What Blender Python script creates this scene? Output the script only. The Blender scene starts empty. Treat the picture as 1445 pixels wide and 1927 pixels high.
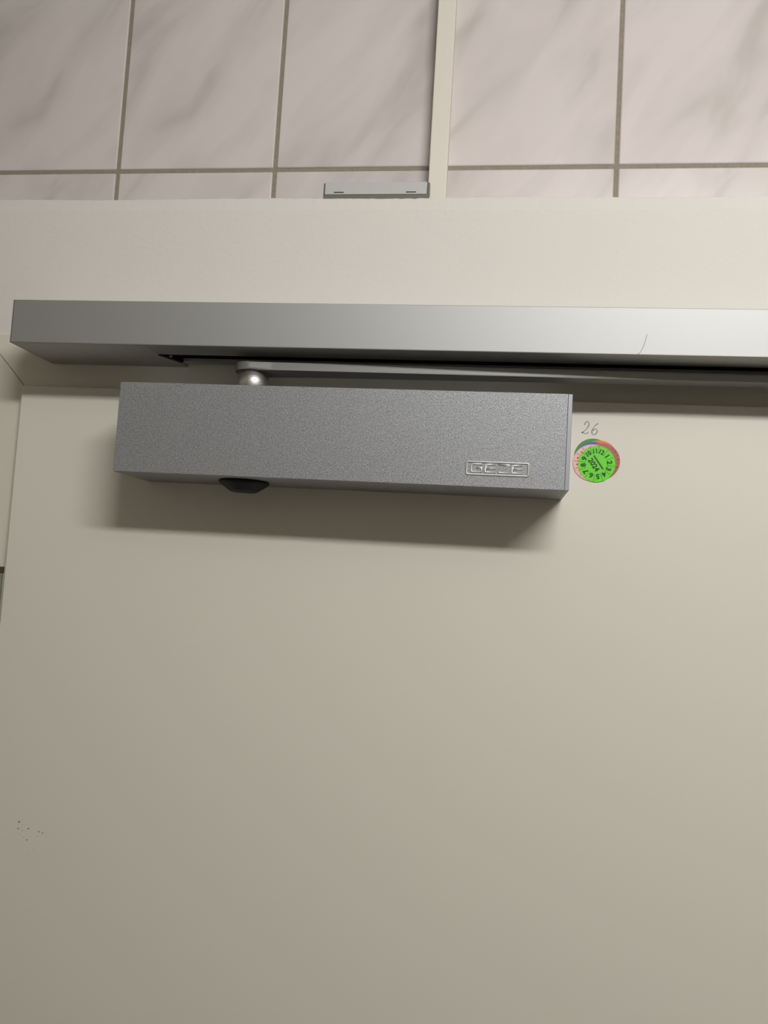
import bpy, bmesh, math, random
from mathutils import Vector, Matrix

random.seed(7)
scene = bpy.context.scene
COL = scene.collection
S = 0.001                      # everything below is laid out in millimetres
PI = math.pi
# World frame: X to the right along the door, Y into the wall, Z up.
# Origin: lower left corner of the door closer on the door's face.

# ------------------------------------------------------------------ camera
cd = bpy.data.cameras.new('camera')
cam = bpy.data.objects.new('camera', cd)
COL.objects.link(cam)
cd.sensor_fit = 'VERTICAL'
cd.sensor_height = 24.0
cd.lens = 1539.6 / 1927 * 24.0
cd.clip_start = 0.01
cd.clip_end = 50
right = Vector((0.9892571, 0.13379139, 0.05890894))
down = Vector((0.04787973, 0.08420976, -0.99529707))
fwd = Vector((-0.13812288, 0.98742523, 0.07689921))
m = Matrix((right, -down, -fwd)).transposed().to_4x4()
m.translation = Vector((246.1, -548.8, -56.3)) * S
cam.matrix_world = m
scene.camera = cam

# ------------------------------------------------------------------ world and light
w = bpy.data.worlds.new('world')
scene.world = w
w.use_nodes = True
w.node_tree.nodes['Background'].inputs[0].default_value = (1.0, 0.96, 0.9, 1)
w.node_tree.nodes['Background'].inputs[1].default_value = 0.05

# a two-sided tube lamp under the ceiling, behind the photographer's right shoulder
LAMP = Vector((590.0, -880.0, 526.0))
for nm, tilt, en in (('tube_light_towards_door', 66, 8.0), ('tube_light_towards_room', 246, 2.9)):
    ld = bpy.data.lights.new(nm, 'AREA')
    ld.shape = 'RECTANGLE'
    ld.size = 0.58
    ld.size_y = 0.06
    ld.energy = en
    ld.color = (1.0, 0.985, 0.965)
    lo = bpy.data.objects.new(nm, ld)
    COL.objects.link(lo)
    lo.location = LAMP * S
    lo.rotation_euler = (math.radians(tilt), 0, 0)

vs = scene.view_settings
scene.display_settings.display_device = 'sRGB'
vs.view_transform = 'Standard'
vs.look = 'None'
vs.gamma = 1.0
vs.exposure = 0.0
vs.use_curve_mapping = False

# ------------------------------------------------------------------ helpers
def srgb(r, g, b):
    f = lambda c: (c / 12.92) if c <= 0.04045 else ((c + 0.055) / 1.055) ** 2.4
    return (f(r / 255), f(g / 255), f(b / 255), 1)

def new_mat(name, col, rough=0.5, metal=0.0, spec=0.5):
    mt = bpy.data.materials.new(name)
    mt.use_nodes = True
    b = mt.node_tree.nodes['Principled BSDF']
    b.inputs['Base Color'].default_value = col
    b.inputs['Roughness'].default_value = rough
    b.inputs['Metallic'].default_value = metal
    b.inputs['Specular IOR Level'].default_value = spec
    return mt

def node(mt, typ, **inp):
    n = mt.node_tree.nodes.new(typ)
    for k, v in inp.items():
        n.inputs[k].default_value = v
    return n

def link(mt, a, b):
    mt.node_tree.links.new(a, b)

def add_bump(mt, scale, strength, dist, detail=2.0, stretch=None):
    nt = mt.node_tree
    tc = nt.nodes.new('ShaderNodeTexCoord')
    src = tc.outputs['Object']
    if stretch:
        mp = nt.nodes.new('ShaderNodeMapping')
        mp.inputs['Scale'].default_value = stretch
        link(mt, src, mp.inputs[0]); src = mp.outputs[0]
    n = node(mt, 'ShaderNodeTexNoise', Scale=scale, Detail=detail)
    link(mt, src, n.inputs['Vector'])
    bp = node(mt, 'ShaderNodeBump', Strength=strength, Distance=dist)
    link(mt, n.outputs[0], bp.inputs['Height'])
    link(mt, bp.outputs[0], nt.nodes['Principled BSDF'].inputs['Normal'])
    return n

def add_variation(mt, scale, lo_, hi_, detail=2.0, stretch=None, p0=0.35, p1=0.65):
    """modulate base colour by a noise between two colours"""
    nt = mt.node_tree
    tc = nt.nodes.new('ShaderNodeTexCoord')
    src = tc.outputs['Object']
    if stretch:
        mp = nt.nodes.new('ShaderNodeMapping')
        mp.inputs['Scale'].default_value = stretch
        link(mt, src, mp.inputs[0]); src = mp.outputs[0]
    n = node(mt, 'ShaderNodeTexNoise', Scale=scale, Detail=detail)
    link(mt, src, n.inputs['Vector'])
    r = nt.nodes.new('ShaderNodeValToRGB')
    r.color_ramp.elements[0].position = p0
    r.color_ramp.elements[0].color = lo_
    r.color_ramp.elements[1].position = p1
    r.color_ramp.elements[1].color = hi_
    link(mt, n.outputs[0], r.inputs[0])
    link(mt, r.outputs[0], nt.nodes['Principled BSDF'].inputs['Base Color'])

def tag(o, label=None, cat=None, group=None, kind=None):
    if label: o['label'] = label
    if cat: o['category'] = cat
    if group: o['group'] = group
    if kind: o['kind'] = kind
    return o

ORIGIN = {}
def thing(name, base, label, cat, group=None, kind=None):
    o = bpy.data.objects.new(name, None)
    o.empty_display_size = 0.02
    COL.objects.link(o)
    o.location = Vector(base) * S
    ORIGIN[o] = Vector(base)
    return tag(o, label, cat, group, kind)

def mk(name, bm, mat, parent=None, origin=None, smooth=False, smooth_all=False):
    """one mesh object from a bmesh laid out in world millimetres"""
    if origin is None:
        if parent is not None:
            origin = ORIGIN[parent]
        else:
            xs = [v.co for v in bm.verts]
            origin = Vector(((min(v.x for v in xs) + max(v.x for v in xs)) / 2,
                             (min(v.y for v in xs) + max(v.y for v in xs)) / 2,
                             min(v.z for v in xs)))
    origin = Vector(origin)
    for v in bm.verts:
        v.co = (v.co - origin) * S
    bmesh.ops.recalc_face_normals(bm, faces=bm.faces)
    me = bpy.data.meshes.new(name)
    bm.to_mesh(me); bm.free()
    if smooth:
        for p in me.polygons: p.use_smooth = abs(p.normal.z) < 0.3
    if smooth_all:
        for p in me.polygons: p.use_smooth = True
    me.materials.append(mat)
    o = bpy.data.objects.new(name, me)
    COL.objects.link(o)
    if parent is not None:
        o.parent = parent
        o.location = (origin - ORIGIN[parent]) * S
    else:
        o.location = origin * S
    ORIGIN[o] = origin
    return o

def box(x0, x1, y0, y1, z0, z1, bev=0.0, seg=2, bm=None):
    b = bmesh.new()
    vs_ = [b.verts.new((x, y, z)) for x in (x0, x1) for y in (y0, y1) for z in (z0, z1)]
    for f in ((0, 1, 3, 2), (4, 6, 7, 5), (0, 4, 5, 1), (2, 3, 7, 6), (0, 2, 6, 4), (1, 5, 7, 3)):
        b.faces.new([vs_[i] for i in f])
    if bev:
        bmesh.ops.bevel(b, geom=list(b.edges), offset=bev, segments=seg, affect='EDGES', profile=0.5)
    if bm is None:
        return b
    merge(bm, b)
    return bm

def merge(dst, src):
    mp = {}
    for v in src.verts: mp[v] = dst.verts.new(v.co)
    for f in src.faces:
        try: dst.faces.new([mp[v] for v in f.verts])
        except ValueError: pass
    src.free()

def prism(poly, axis, a0, a1, bev=0.0, seg=2):
    """extrude a 2D polygon; axis 'X': poly=(y,z), 'Y': poly=(x,z), 'Z': poly=(x,y)"""
    def P(p, a):
        return {'X': (a, p[0], p[1]), 'Y': (p[0], a, p[1]), 'Z': (p[0], p[1], a)}[axis]
    b = bmesh.new()
    A = [b.verts.new(P(p, a0)) for p in poly]
    B = [b.verts.new(P(p, a1)) for p in poly]
    n = len(poly)
    for i in range(n):
        b.faces.new((A[i], A[(i + 1) % n], B[(i + 1) % n], B[i]))
    b.faces.new(A); b.faces.new(B[::-1])
    if bev:
        bmesh.ops.bevel(b, geom=list(b.edges), offset=bev, segments=seg, affect='EDGES', profile=0.5)
    return b

def lathe(prof, cx, cy, n=40, bm=None):
    """revolve (r, z) profile about a vertical axis"""
    b = bmesh.new() if bm is None else bm
    rings = []
    for r, z in prof:
        rings.append([b.verts.new((cx + r * math.cos(2 * PI * i / n), cy + r * math.sin(2 * PI * i / n), z)) for i in range(n)])
    for a, c in zip(rings, rings[1:]):
        for i in range(n):
            b.faces.new((a[i], a[(i + 1) % n], c[(i + 1) % n], c[i]))
    b.faces.new(rings[0][::-1]); b.faces.new(rings[-1])
    return b

def disc(cx, cz, r, y0, y1, n=72, wob=0.0):
    poly = [(cx + r * math.cos(2 * PI * i / n), cz + r * math.sin(2 * PI * i / n)) for i in range(n)]
    return prism(poly, 'Y', y0, y1)

def ridge(poly, half, height, y, closed=False, bm=None):
    """raised bevelled stroke along a polyline of (x, z), standing proud (towards -Y) of plane y"""
    b = bmesh.new() if bm is None else bm
    n = len(poly)
    pts = [Vector(p) for p in poly]
    rings = []
    for i in range(n):
        if closed:
            a, c = pts[i - 1], pts[(i + 1) % n]
        else:
            a, c = pts[max(i - 1, 0)], pts[min(i + 1, n - 1)]
        d1 = (pts[i] - a); d2 = (c - pts[i])
        if d1.length < 1e-6: d1 = d2
        if d2.length < 1e-6: d2 = d1
        d1 = d1.normalized(); d2 = d2.normalized()
        n1 = Vector((-d1.y, d1.x)); n2 = Vector((-d2.y, d2.x))
        nn = (n1 + n2); nn.normalize()
        k = 1.0 / max(0.5, nn.dot(n1))
        ring = []
        for s, h in ((-1, -0.04), (-0.6, height * 0.55), (-0.25, height * 0.93), (0, height), (0.25, height * 0.93), (0.6, height * 0.55), (1, -0.04)):
            q = pts[i] + nn * (s * half * k)
            ring.append(b.verts.new((q.x, y - h, q.y)))
        rings.append(ring)
    m_ = n if closed else n - 1
    for i in range(m_):
        a, c = rings[i], rings[(i + 1) % n]
        for j in range(6):
            b.faces.new((a[j], a[j + 1], c[j + 1], c[j]))
        b.faces.new((a[6], a[0], c[0], c[6]))
    if not closed:
        b.faces.new(rings[0][::-1]); b.faces.new(rings[-1])
    return b

def tube(pts, radii, n=6):
    b = bmesh.new()
    pts = [Vector(p) for p in pts]
    rings = []
    for i, p in enumerate(pts):
        t = (pts[min(i + 1, len(pts) - 1)] - pts[max(i - 1, 0)]).normalized()
        u = t.cross(Vector((0, 1, 0))).normalized(); v = t.cross(u)
        r = radii[i] if isinstance(radii, (list, tuple)) else radii
        rings.append([b.verts.new(p + (u * math.cos(2 * PI * k / n) + v * math.sin(2 * PI * k / n)) * r) for k in range(n)])
    for a, c in zip(rings, rings[1:]):
        for k in range(n):
            b.faces.new((a[k], a[(k + 1) % n], c[(k + 1) % n], c[k]))
    b.faces.new(rings[0][::-1]); b.faces.new(rings[-1])
    return b

def flat_stroke(poly, widths, y0, y1, bm=None):
    """flat ribbon stroke of (x, z) points, as a thin slab between y0 and y1"""
    b = bmesh.new() if bm is None else bm
    pts = [Vector(p) for p in poly]
    L = []
    for i, p in enumerate(pts):
        t = (pts[min(i + 1, len(pts) - 1)] - pts[max(i - 1, 0)]).normalized()
        nn = Vector((-t.y, t.x)) * widths[i] / 2
        L.append([b.verts.new((p.x + s * nn.x, y, p.y + s * nn.y)) for s in (-1, 1) for y in (y0, y1)])
    for a, c in zip(L, L[1:]):
        for j, k in ((0, 1), (1, 3), (3, 2), (2, 0)):
            b.faces.new((a[j], a[k], c[k], c[j]))
    b.faces.new(L[0]); b.faces.new(L[-1])
    return b

def text_bm(txt, size, cx, cz, rot_cw, y, depth=0.05, xs=1.0, bold=0.0):
    """lettering as flat mesh, centred at (cx, cz) on the plane y, turned clockwise by rot_cw degrees"""
    cu = bpy.data.curves.new('t', 'FONT')
    cu.body = txt; cu.size = size
    cu.align_x = 'CENTER'; cu.align_y = 'CENTER'
    cu.offset = bold
    cu.extrude = depth / 2
    cu.resolution_u = 3
    ob = bpy.data.objects.new('t', cu)
    COL.objects.link(ob)
    dg = bpy.context.evaluated_depsgraph_get()
    me = bpy.data.meshes.new_from_object(ob.evaluated_get(dg))
    bpy.data.objects.remove(ob); bpy.data.curves.remove(cu)
    b = bmesh.new(); b.from_mesh(me); bpy.data.meshes.remove(me)
    vx = [v.co.x for v in b.verts]; vy = [v.co.y for v in b.verts]
    ox, oy = (min(vx) + max(vx)) / 2, (min(vy) + max(vy)) / 2
    a = -math.radians(rot_cw)
    for v in b.verts:
        x, z = (v.co.x - ox) * xs, v.co.y - oy
        v.co = Vector((cx + x * math.cos(a) - z * math.sin(a), y - v.co.z, cz + x * math.sin(a) + z * math.cos(a)))
    return b

# ------------------------------------------------------------------ materials
M = {}
M['plaster'] = new_mat('painted_plaster', srgb(213, 210, 204), 0.75, spec=0.3)
add_bump(M['plaster'], 260, 0.25, 0.0006, 4)
M['ceiling'] = new_mat('ceiling_paint', srgb(232, 229, 222), 0.9)
M['room_wall'] = new_mat('room_wall_tile', srgb(212, 208, 199), 0.4)
M['floor'] = new_mat('floor_tile', srgb(172, 166, 156), 0.5)
M['frame'] = new_mat('frame_lacquer', srgb(213, 208, 195), 0.45, spec=0.4)
M['door'] = new_mat('door_lacquer', srgb(216, 212, 201), 0.42, spec=0.35)
add_bump(M['door'], 500, 0.04, 0.0003, 2)
M['grout'] = new_mat('grout', srgb(158, 147, 133), 0.9, spec=0.2)
add_variation(M['grout'], 300, srgb(142, 133, 120), srgb(152, 143, 130), 3)

def marble():
    mt = new_mat('marbled_glaze', srgb(225, 220, 215), 0.25, spec=0.5)
    nt = mt.node_tree
    tc = nt.nodes.new('ShaderNodeTexCoord')
    oi = nt.nodes.new('ShaderNodeObjectInfo')
    mul = node(mt, 'ShaderNodeMath'); mul.operation = 'MULTIPLY'; mul.inputs[1].default_value = 3.7
    link(mt, oi.outputs['Random'], mul.inputs[0])
    cb = nt.nodes.new('ShaderNodeCombineXYZ')
    link(mt, mul.outputs[0], cb.inputs['Y'])
    mp = nt.nodes.new('ShaderNodeMapping')
    mp.inputs['Rotation'].default_value = (0, math.radians(57), 0)
    link(mt, tc.outputs['Object'], mp.inputs[0])
    mp2 = nt.nodes.new('ShaderNodeMapping')
    mp2.inputs['Scale'].default_value = (7, 1, 24)
    link(mt, mp.outputs[0], mp2.inputs[0])
    ad = nt.nodes.new('ShaderNodeVectorMath'); ad.operation = 'ADD'
    link(mt, mp2.outputs[0], ad.inputs[0]); link(mt, cb.outputs[0], ad.inputs[1])
    n1 = node(mt, 'ShaderNodeTexNoise', Scale=1.0, Detail=3.0, Roughness=0.45, Distortion=0.5)
    link(mt, ad.outputs[0], n1.inputs['Vector'])
    r = nt.nodes.new('ShaderNodeValToRGB')
    e = r.color_ramp.elements
    e[0].position = 0.30; e[0].color = srgb(190, 184, 181)
    e[1].position = 0.62; e[1].color = srgb(215, 208, 206)
    k = e.new(0.44); k.color = srgb(207, 200, 198)
    link(mt, n1.outputs[0], r.inputs[0])
    link(mt, r.outputs[0], nt.nodes['Principled BSDF'].inputs['Base Color'])
    return mt
M['marble'] = marble()
M['duct'] = new_mat('duct_plastic', srgb(222, 217, 205), 0.4)
M['box_grey'] = new_mat('grey_box_plastic', srgb(188, 190, 188), 0.45)
M['box_dark'] = new_mat('dark_box_plastic', srgb(108, 106, 100), 0.55)
M['black'] = new_mat('black_plastic', srgb(12, 12, 13), 0.55, spec=0.25)
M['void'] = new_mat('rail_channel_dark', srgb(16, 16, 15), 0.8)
M['copper'] = new_mat('copper_pin', srgb(190, 120, 85), 0.4, metal=0.8)
M['steel'] = new_mat('hinge_steel', srgb(138, 140, 124), 0.45, metal=0.15)
M['hinge_dark'] = new_mat('hinge_washer_and_shade', srgb(84, 70, 57), 0.6)  # brown of the washer and of the painted shade line beside it

def silver():
    mt = new_mat('silver_metallic_paint', srgb(170, 170, 168), 0.56, metal=0.6)
    nt = mt.node_tree
    bs = nt.nodes['Principled BSDF']
    tc = nt.nodes.new('ShaderNodeTexCoord')
    n = node(mt, 'ShaderNodeTexNoise', Scale=1500.0, Detail=3.0, Roughness=0.7)
    link(mt, tc.outputs['Object'], n.inputs['Vector'])
    r = nt.nodes.new('ShaderNodeValToRGB')
    r.color_ramp.elements[0].position = 0.32; r.color_ramp.elements[0].color = srgb(104, 106, 109)
    r.color_ramp.elements[1].position = 0.70; r.color_ramp.elements[1].color = srgb(184, 186, 189)
    link(mt, n.outputs[0], r.inputs[0]); link(mt, r.outputs[0], bs.inputs['Base Color'])
    bp = node(mt, 'ShaderNodeBump', Strength=0.25, Distance=0.0003)
    n2 = node(mt, 'ShaderNodeTexNoise', Scale=1100.0, Detail=2.0)
    link(mt, tc.outputs['Object'], n2.inputs['Vector'])
    link(mt, n2.outputs[0], bp.inputs['Height']); link(mt, bp.outputs[0], bs.inputs['Normal'])
    return mt
M['silver'] = silver()
M['rail_cap'] = new_mat('rail_end_cap', srgb(92, 88, 86), 0.5, metal=0.3)
M['emboss_highlight'] = new_mat('silver_emboss_highlight', srgb(205, 206, 207), 0.42, metal=0.6)  # lighter silver: highlights of the raised strokes painted into the colour
M['silver_cap'] = new_mat('silver_end_cap', srgb(150, 151, 155), 0.5, metal=0.6)

def brushed(name, col, rough):
    mt = new_mat(name, col, rough, metal=1.0)
    add_bump(mt, 60, 0.06, 0.0004, 3, stretch=(1, 40, 40))
    return mt
M['alu'] = brushed('anodised_aluminium', srgb(176, 177, 176), 0.62)
M['chrome'] = new_mat('turned_steel', srgb(205, 203, 200), 0.42, metal=1.0)
add_bump(M['chrome'], 100, 0.25, 0.0004, 2, stretch=(0.05, 0.05, 25))
M['arm'] = new_mat('arm_paint', srgb(140, 140, 138), 0.5, metal=0.6)
M['pencil'] = new_mat('pencil_graphite', srgb(140, 137, 134), 0.6)
M['hair'] = new_mat('hair_strand', srgb(120, 112, 100), 0.6)
M['speck'] = new_mat('brown_speck', srgb(120, 106, 88), 0.8)
for nm, c in (('lime', (96, 216, 8)), ('dkgreen', (40, 140, 48)), ('blue', (72, 88, 178)), ('orange', (226, 120, 62)),
              ('pink', (240, 172, 172)), ('redbrown', (172, 92, 88)), ('ink', (14, 34, 10)), ('inkline', (40, 120, 12)), ('inkbar', (24, 92, 10)),
              ('tick', (120, 70, 70))):
    M[nm] = new_mat('print_' + nm, srgb(*c), 0.4)

# ------------------------------------------------------------------ room shell
YT = 141.2          # face of the tiled wall
YP = 9.0            # face of the plastered casing round the door
XL, XR, YB, ZF, ZC = -700, 1500, -1700, -1920, 600

def struct(name, bm, mat, label, cat='wall', parent=None):
    o = mk(name, bm, mat, parent)
    if parent is None:
        tag(o, label, cat, kind='structure')
    return o

struct('floor', box(XL, XR, YB, YT + 60, ZF - 50, ZF), M['floor'], 'grey tiled floor in front of the door', 'floor')
struct('ceiling', box(XL, XR, YB, YT + 60, ZC, ZC + 50), M['ceiling'], 'white painted ceiling above the tiled wall', 'ceiling')
struct('wall_left', box(XL - 60, XL, YB, YT + 60, ZF, ZC), M['room_wall'], 'pale side wall left of the door', 'wall')
struct('wall_right', box(XR, XR + 60, YB, YT + 60, ZF, ZC), M['room_wall'], 'pale side wall right of the door', 'wall')
struct('wall_front', box(XL - 60, XR + 60, YB - 60, YB, ZF, ZC), M['room_wall'], 'pale wall opposite the door', 'wall')

# tiled wall above the casing: grout bed with every tile a piece of its own
wall_b = struct('wall_back', box(XL, XR, YT + 1.2, YT + 60, 60, ZC + 145), M['grout'],
                'wall of grey marbled white tiles with grey grout above the door', 'wall')
TW, TH, G = 150.0, 200.0, 3.6
X0, Z0 = -118.3, 302.2
tb = box(-TW / 2 + G / 2, TW / 2 - G / 2, 0, 8, -TH / 2 + G / 2, TH / 2 - G / 2, 1.3, 3)
for v in tb.verts: v.co *= S
bmesh.ops.recalc_face_normals(tb, faces=tb.faces)
tme = bpy.data.meshes.new('tile'); tb.to_mesh(tme); tb.free()
tme.materials.append(M['marble'])
for p in tme.polygons: p.use_smooth = False
for r in (-1, 0, 1):
    for c in range(-5, 12):
        cx, cz = X0 + TW * (c + 0.5), Z0 + TH * (r + 0.5)
        if cx - TW / 2 < XL or cx + TW / 2 > XR or cz - TH / 2 > ZC: continue
        t = bpy.data.objects.new('tile', tme)
        COL.objects.link(t)
        t.parent = wall_b
        dy = random.uniform(-0.15, 0.15)
        t.location = (Vector((cx, YT + dy, cz)) - ORIGIN[wall_b]) * S
        t.rotation_euler = (random.uniform(-.001, .001), 0, random.uniform(-.0012, .0012))

# plastered casing: head piece with a slightly lumpy top edge, two side pieces
FX0, FZ1 = -142.0, 106.2            # outer corner of the door frame
DX0, DX1, DZ1 = -103.6, 760.0, 66.6  # door leaf
FX1 = DX1 + 38.4
def casing_head():
    b = bmesh.new()
    xs = [XL + i * (XR - XL) / 650 for i in range(651)]
    rows = []
    for x in xs:
        j = 0.35 * math.sin(x * 0.031) + random.gauss(0, 0.16)
        k = random.gauss(0, 0.25)
        rows.append([b.verts.new(c) for c in ((x, YP, FZ1), (x, YP + 0.02, 203.0), (x, YP + 0.5 + 0.2 * k, 211.6 + j),
                                              (x, YP + 2.2, 212.6 + j), (x, YP + 8, 212.8), (x, YT + 1.0, 212.8), (x, YT + 1.0, FZ1))])
    for a, c in zip(rows, rows[1:]):
        for i in range(7):
            b.faces.new((a[i], a[(i + 1) % 7], c[(i + 1) % 7], c[i]))
    b.faces.new(rows[0]); b.faces.new(rows[-1][::-1])
    return b
wl = struct('wall_lower', casing_head(), M['plaster'], 'white plastered ledge wall surrounding the door frame', 'wall')
struct('side_casing', box(XL, FX0, YP, YT + 60, ZF, FZ1), M['plaster'], '', parent=wl)
struct('side_casing', box(FX1, XR, YP, YT + 60, ZF, FZ1), M['plaster'], '', parent=wl)

# door frame, mitred at the corners
YF = 6.0
fr = thing('trim_1', (FX0, YF, ZF), 'cream lacquered door frame with mitred corner behind the rail', 'door frame', kind='structure')
ix0, ix1, iz = DX0 - 1.8, DX1 + 1.8, DZ1 + 0.9
g = 0.33
mk('frame_head', prism([(FX0 + g, FZ1), (FX1 - g, FZ1), (ix1 - g, iz), (ix0 + g, iz)], 'Y', YF, YF + 60, 0.3, 1), M['frame'], fr)
mk('frame_jamb', prism([(FX0, FZ1 - g), (ix0, iz - g), (ix0, ZF), (FX0, ZF)], 'Y', YF, YF + 60, 0.3, 1), M['frame'], fr)
mk('frame_jamb', prism([(FX1, FZ1 - g), (ix1, iz - g), (ix1, ZF), (FX1, ZF)], 'Y', YF, YF + 60, 0.3, 1), M['frame'], fr)
mk('frame_rebate', prism([(FX0 + 10, FZ1 - 10), (FX1 - 10, FZ1 - 10), (FX1 - 10, ZF), (FX0 + 10, ZF)], 'Y', YF + 60, YF + 70), M['frame'], fr)

# ------------------------------------------------------------------ door leaf with its marks
door = tag(mk('door_1', box(DX0, DX1, 0, 55, ZF + 6, DZ1, 0.8, 2), M['door']),
           'plain cream lacquered door leaf carrying the silver closer', 'door', kind='structure')

# pencilled 26
def smooth_pts(pts, k=6):
    P = [Vector(p) for p in pts]
    out = []
    for i in range(len(P) - 1):
        a, b, c, d = P[max(i - 1, 0)], P[i], P[i + 1], P[min(i + 2, len(P) - 1)]
        for j in range(k):
            t = j / k
            out.append(0.5 * ((2 * b) + (c - a) * t + (2 * a - 5 * b + 4 * c - d) * t * t + (3 * b - a - 3 * c + d) * t ** 3))
    out.append(P[-1])
    return out
def crop_to_door(u, v):            # sketch coordinates (0..130 x 0..140) to the door face
    return (285.7 + u * 0.3415 / 11.115 + v * 0.00145, 55.7 - v * 0.3405 / 11.115 + u * 0.0013)
two = [(455, 185), (480, 130), (520, 105), (545, 135), (540, 200), (500, 265), (440, 320), (395, 350), (430, 350), (470, 375), (510, 360), (530, 335)]
six = [(742, 150), (700, 180), (650, 235), (612, 300), (608, 360), (635, 395), (680, 385), (715, 335), (712, 280), (670, 275), (625, 310)]
for k, st in enumerate((two, six)):
    pp = smooth_pts([crop_to_door(*q) for q in st])
    wd = [0.62 + 0.15 * math.sin(i * 0.33 + k) for i in range(len(pp))]
    o = mk('pencil_digit', flat_stroke(pp, wd, -0.03, 0.02), M['pencil'], door)
    o['label'] = ('faint pencilled digit two', 'faint pencilled digit six')[k]
# brown specks
for (u, v, r) in ((365, 440, 33), (360, 560, 24), (552, 548, 26), (758, 590, 24), (830, 608, 22), (545, 750, 24), (460, 710, 14),
                  (440, 590, 13), (380, 655, 12), (740, 670, 13), (690, 905, 11), (605, 995, 12), (435, 485, 10), (700, 745, 9)):
    x = -89.0 + u * 0.4015 / 10.32; z = -226.6 - v * 0.395 / 10.32 + (u / 10.32) * 0.015
    rr = r * 0.0275 * 0.75
    n = 9
    poly = [(x + rr * (1.15 + random.uniform(-.25, .25)) * math.cos(2 * PI * i / n), z + rr * random.uniform(.75, 1.05) * math.sin(2 * PI * i / n)) for i in range(n)]
    mk('dirt_speck', prism(poly, 'Y', -0.03, 0.02), M['speck'], door)

# hinge on the frame side, at the picture's left edge
hg = mk('hinge', lathe([(7.2, -170), (8, -169), (8, -71.2), (7.4, -70.6)], -115.8, -3, 28), M['steel'], fr)
hg['label'] = 'grey steel hinge knuckle'
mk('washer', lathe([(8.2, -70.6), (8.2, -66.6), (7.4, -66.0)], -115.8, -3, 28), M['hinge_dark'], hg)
mk('leaf_plate', box(-124, -108, 3.6, 6.0, -160, -71, 0.5, 1), M['steel'], hg)
mk('hinge_shade_strip', box(-124, -107.6, 3.4, 6.0, -70.8, -66.4, 0.2, 1), M['hinge_dark'], hg)  # dark strip standing in for the shade line above the hinge leaf

# ------------------------------------------------------------------ guide rail on the frame head
RX0, RX1, RZ0, RZ1, RY = -84.2, 640.0, 84.7, 114.2, -49.4
rail = thing('guide_rail', (RX0, YF, RZ0), 'long silver aluminium guide rail fixed across the door frame head', 'guide rail')
prof = [(RY, RZ0), (RY, RZ1), (YF, RZ1), (YF, RZ1 - 6), (-1.5, RZ1 - 6), (-1.5, RZ0 + 0.4), (-9, RZ0 + 0.4), (-9, RZ0 + 2.5), (-7, RZ0 + 2.5),
        (-7, RZ1 - 6), (-33, RZ1 - 6), (-33, RZ0 + 2.5), (-27, RZ0 + 2.5), (-27, RZ0)]
pb = prism(prof, 'X', RX0 + 1.2, RX1)
ed = [e for e in pb.edges if abs((e.verts[0].co - e.verts[1].co).x) > 10 and e.verts[0].co.y < RY + 1]
bmesh.ops.bevel(pb, geom=ed, offset=0.7, segments=3, affect='EDGES', profile=0.5)
mk('rail_profile', pb, M['alu'], rail)
mk('channel_shade', box(20.5, RX1 - 1, -32.8, -7.2, RZ1 - 8, RZ1 - 6.2), M['void'], rail)  # near-black sheets painting the shade inside the open channel
mk('channel_shade', box(20.5, RX1 - 1, -32.9, -32.3, RZ0 + 2.6, RZ1 - 8), M['void'], rail)
mk('channel_shade', box(20.5, RX1 - 1, -7.7, -7.1, RZ0 + 2.6, RZ1 - 8), M['void'], rail)
mk('end_cap', box(RX0, RX0 + 1.3, RY, YF, RZ0 - 0.1, RZ1, 0.6, 2), M['rail_cap'], rail)
mk('end_block', prism([(RX0 + 1.2, RY + 0.8), (12.0, RY + 0.8), (12.0, -26.6), (20.0, -9.2), (20.0, YF), (RX0 + 1.2, YF)], 'Z', RZ0 - 0.12, RZ0 + 2), M['alu'], rail)
mk('slot_clip', prism([(11.5, -27), (15.0, -27), (22.5, -9.5), (20.0, -8.0)], 'Z', RZ0 - 0.8, RZ0 + 2), M['black'], rail)
mk('screw_pin', lathe([(1.0, RZ0 - 0.6), (1.3, RZ0 - 0.2), (1.3, RZ0 + 4)], 18.6, -22.5, 14), M['copper'], rail)

# ------------------------------------------------------------------ door closer on the leaf
W, H, D = 287.0, 58.5, 55.4
cl = thing('door_closer', (W / 2, 0, 0), 'silver metallic box shaped door closer screwed to the door leaf', 'door closer')
mk('cover', box(0.0, W - 2.6, -D, 0, 0, H, 0.4, 3), M['silver'], cl)
mk('end_cap', box(W - 2.62, W, -D + 0.12, 0, 0.1, H - 0.1, 0.3, 2), M['silver_cap'], cl)
# embossed name panel
lg_o = []
fx0, fx1, fz0, fz1, cr = 225.9, 262.8, 7.6, 15.3, 1.0
for (cx, cz, a0) in ((fx1 - cr, fz1 - cr, 0), (fx0 + cr, fz1 - cr, 90), (fx0 + cr, fz0 + cr, 180), (fx1 - cr, fz0 + cr, 270)):
    for k in range(5):
        a = math.radians(a0 + 22.5 * k)
        lg_o.append((cx + cr * math.cos(a), cz + cr * math.sin(a)))
mk('logo_border', ridge(lg_o, 0.8, 0.6, -D, True), M['emboss_highlight'], cl, smooth_all=True)
za, zb = 9.2, 13.9
zm = (za + zb) / 2
def letter(strokes):
    b = bmesh.new()
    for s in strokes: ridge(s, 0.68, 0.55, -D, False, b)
    mk('logo_letter', b, M['emboss_highlight'], cl, smooth_all=True)
x = 228.7
letter([[(x + 6.0, zb - 0.5), (x + 5.8, zb), (x + 0.4, zb), (x, zb - 0.4), (x, za + 0.4), (x + 0.4, za), (x + 5.9, za), (x + 6.1, za + 0.3), (x + 6.1, zm + 0.1), (x + 3.2, zm + 0.1)]])
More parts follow.
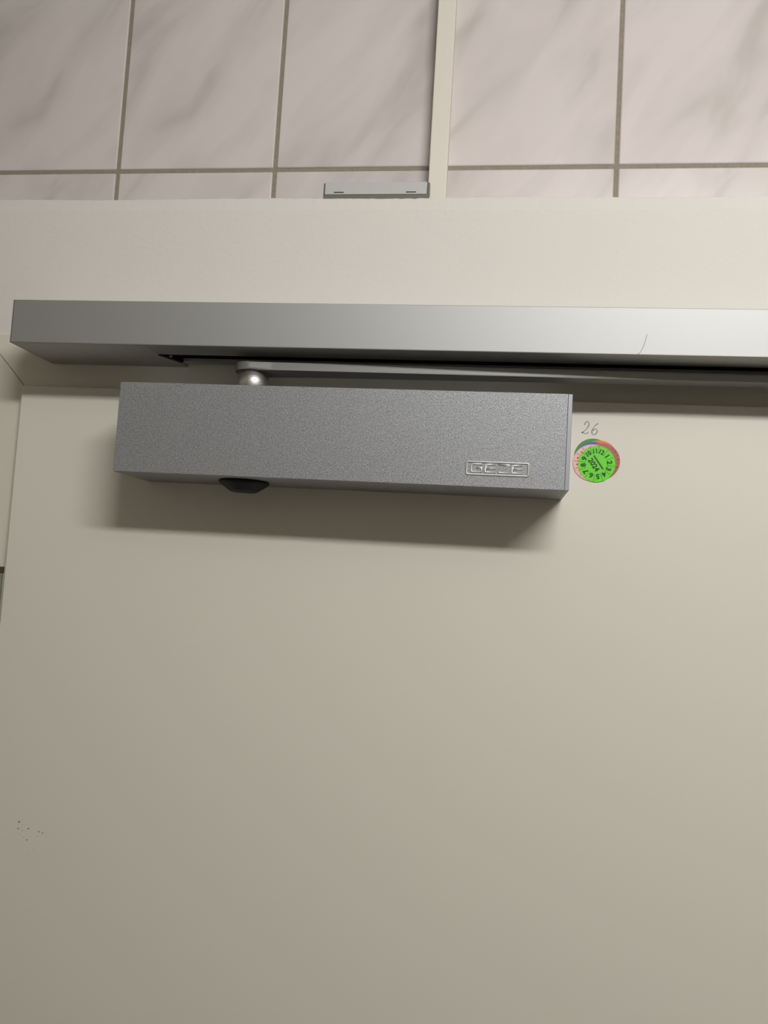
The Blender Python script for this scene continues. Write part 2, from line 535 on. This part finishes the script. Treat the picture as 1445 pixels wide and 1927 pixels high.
for x in (237.0, 253.0):
    letter([[(x + 6.3, zb), (x, zb), (x, za), (x + 6.3, za)], [(x + 0.3, zm), (x + 6.3, zm)], [(x + 0.6, zb), (x + 0.6, za)]])
x = 244.9
letter([[(x, zb), (x + 6.2, zb), (x + 6.2, zb - 0.5), (x + 0.3, za + 0.5), (x + 0.3, za), (x + 6.5, za)]])
# spindle, arm and black cap under the body
SX, SY = 79.8, -27.5
mk('spindle', lathe([(10.2, H - 1), (10.2, 73.6)], SX, SY, 48), M['chrome'], cl, smooth=True)
az0, az1 = 73.1, 78.2
hw0, hw1 = 12.2, 8.5
poly = []
for k in range(25):
    a = math.radians(90 + 180 * k / 24)
    poly.append((SX + hw0 * math.cos(a), SY + hw0 * math.sin(a)))
poly += [(SX + 15, SY - 10.3), (SX + 40, SY - 9.4), (520, SY + 3.5), (520, SY + 14), (SX + 40, SY + 9), (SX + 15, SY + 10.3)]
ab = prism(poly, 'Z', az0, az1, 0.9, 3)
for v in ab.verts:                                    # the arm rises slightly towards the rail
    v.co.z += 3.0 * max(0.0, v.co.x - SX - 15) / 425
mk('arm', ab, M['arm'], cl)
mk('slider', box(500, 530, -26.5, -9.5, az1 + 3.1, RZ1 - 9, 1, 1), M['black'], rail)
mk('spindle_cap', lathe([(16.2, 0.3), (16.6, -1.2), (15.6, -2.4), (9.6, -6.6), (8.4, -7.2), (3, -7.3)], 79.5, -30, 48), M['black'], cl)

# ------------------------------------------------------------------ inspection stickers beside the closer
def px2door(x, y):
    u, v = (x - 1060) * 11.115, (y - 780) * 11.115
    return crop_to_door(u, v)
def sticker(name, cu, cv, r, mat, lay, label):
    cx, cz = crop_to_door(cu, cv)
    y1 = -0.10 * lay; y0 = y1 - 0.10
    o = mk(name, disc(cx, cz, r, y0, y1), M[mat], origin=(cx, y1, cz - r))
    tag(o, label, 'sticker', 'round inspection stickers on the door')
    return o, cx, cz, y0
R_ = 12.1
sticker('inspection_sticker', 620, 876, R_, 'dkgreen', 0, 'dark green round sticker at the bottom of the sticker stack')
sticker('inspection_sticker', 748, 915, R_, 'orange', 1, 'orange round sticker peeping out above the lime green one')
sticker('inspection_sticker', 628, 948, R_, 'blue', 2, 'blue round sticker showing as thin arc under the pink one')
o, cx, cz, y0 = sticker('inspection_sticker', 795, 975, R_, 'redbrown', 3, 'dull red round sticker showing right of the lime green one')
for k in range(9):
    a = math.radians(50 - 14 * k)
    r1, r2 = R_ - 1.9, R_ - 0.7
    mk('tick_mark', flat_stroke([(cx + r1 * math.cos(a), cz + r1 * math.sin(a)), (cx + r2 * math.cos(a), cz + r2 * math.sin(a))], [0.5, 0.5], y0 - 0.03, y0), M['ink' if k % 2 else 'tick'], o)
o, cx, cz, y0 = sticker('inspection_sticker', 596, 1005, R_, 'pink', 4, 'pale pink round sticker showing left of the lime green one')
for k in range(12):
    a = math.radians(95 + 13.5 * k)
    r1, r2 = (R_ - 3.4, R_ - 0.6) if k % 2 == 0 else (R_ - 3.4, R_ - 2.2)
    mk('tick_mark', flat_stroke([(cx + r1 * math.cos(a), cz + r1 * math.sin(a)), (cx + r2 * math.cos(a), cz + r2 * math.sin(a))], [0.3 if k % 2 == 0 else 0.9] * 2, y0 - 0.03, y0), M['ink' if k % 2 else 'tick'], o)
o, cx, cz, y0 = sticker('inspection_sticker', 694, 1032, R_, 'lime', 5, 'lime green 2024 sticker with month numbers on top of the stack')
for k in range(12):
    n = 12 if k == 0 else k
    th = 22 + 30 * k                                  # clockwise from the top
    a = math.radians(90 - th)
    mk('month_numeral', text_bm(str(n), 4.5 if n < 10 else 4.2, cx + 8.5 * math.cos(a), cz + 8.5 * math.sin(a), th, y0 - 0.02, 0.04, 1.05 if n < 10 else 0.88, 0.2), M['ink'], o)
    a = math.radians(90 - th - 15)
    mk('tick_mark', flat_stroke([(cx + r * math.cos(a), cz + r * math.sin(a)) for r in (6.8, R_ - 0.1)], [0.3, 0.3], y0 - 0.03, y0), M['inkline'], o)
a = math.radians(-55)
ux, uz = math.cos(a), math.sin(a)                     # reading direction of the year
nx, nz = -uz, ux
mk('year', text_bm('2024', 4.7, cx - 1.75 * nx - 0.3 * ux, cz - 1.75 * nz - 0.3 * uz, 55, y0 - 0.02, 0.04, 1.0, 0.18), M['ink'], o)
mk('text_bar', flat_stroke([(cx + 1.6 * nx + t * ux, cz + 1.6 * nz + t * uz) for t in (-5.6, 5.4)], [1.15, 1.15], y0 - 0.03, y0), M['inkbar'], o)

# ------------------------------------------------------------------ cable duct and grey box on the ledge
du = thing('cable_duct', (181, YT, 212.8), 'white plastic cable duct running up the tiled wall', 'cable duct')
mk('duct_base', box(173.6, 188.4, YT - 12, YT + 0.2, 212.9, ZC - 1, 0.3, 1), M['duct'], du)
mk('duct_lid', box(173.2, 188.8, YT - 17, YT - 11.0, 212.9, ZC - 1, 0.8, 3), M['duct'], du)

bx_y = YT - 27
jb = thing('junction_box', (130, YT - 14, 212.8), 'small grey plastic box on the ledge beside the cable duct', 'junction box')
mk('box_base', box(85.0, 172.6, bx_y + 5, YT, 212.9, 264.0, 0.8, 2), M['box_dark'], jb)
mk('box_rim', box(84.6, 175.6, bx_y - 0.2, bx_y + 4, 212.9, 266.3, 0.5, 1), M['box_dark'], jb)
mk('rim_side', box(84.6, 86.0, bx_y - 0.2, bx_y + 5, 265.0, 275.6, 0.3, 1), M['box_dark'], jb)
mk('rim_side', box(174.2, 175.8, bx_y - 0.2, bx_y + 5, 265.0, 275.6, 0.3, 1), M['box_dark'], jb)
mk('lid', box(86.0, 173.6, bx_y - 1.0, bx_y + 20, 265.2, 276.0, 0.5, 2), M['box_grey'], jb)
for x0 in (94.0, 156.0):
    mk('lid_slot', box(x0, x0 + 8.6, bx_y - 1.15, bx_y - 0.8, 266.5, 267.3), M['black'], jb)

# ------------------------------------------------------------------ stray hair on the rail
hp = smooth_pts([(329.7, 97.6), (328.9, 94.0), (327.9, 90.2), (326.2, 86.6), (324.6, 85.3)], 5)
hr = mk('hair_strand', tube([(p.x, RY - 0.12, p.y) for p in hp], 0.11, 5), M['hair'])
tag(hr, 'thin dark stray hair stuck to the front of the rail', 'hair')
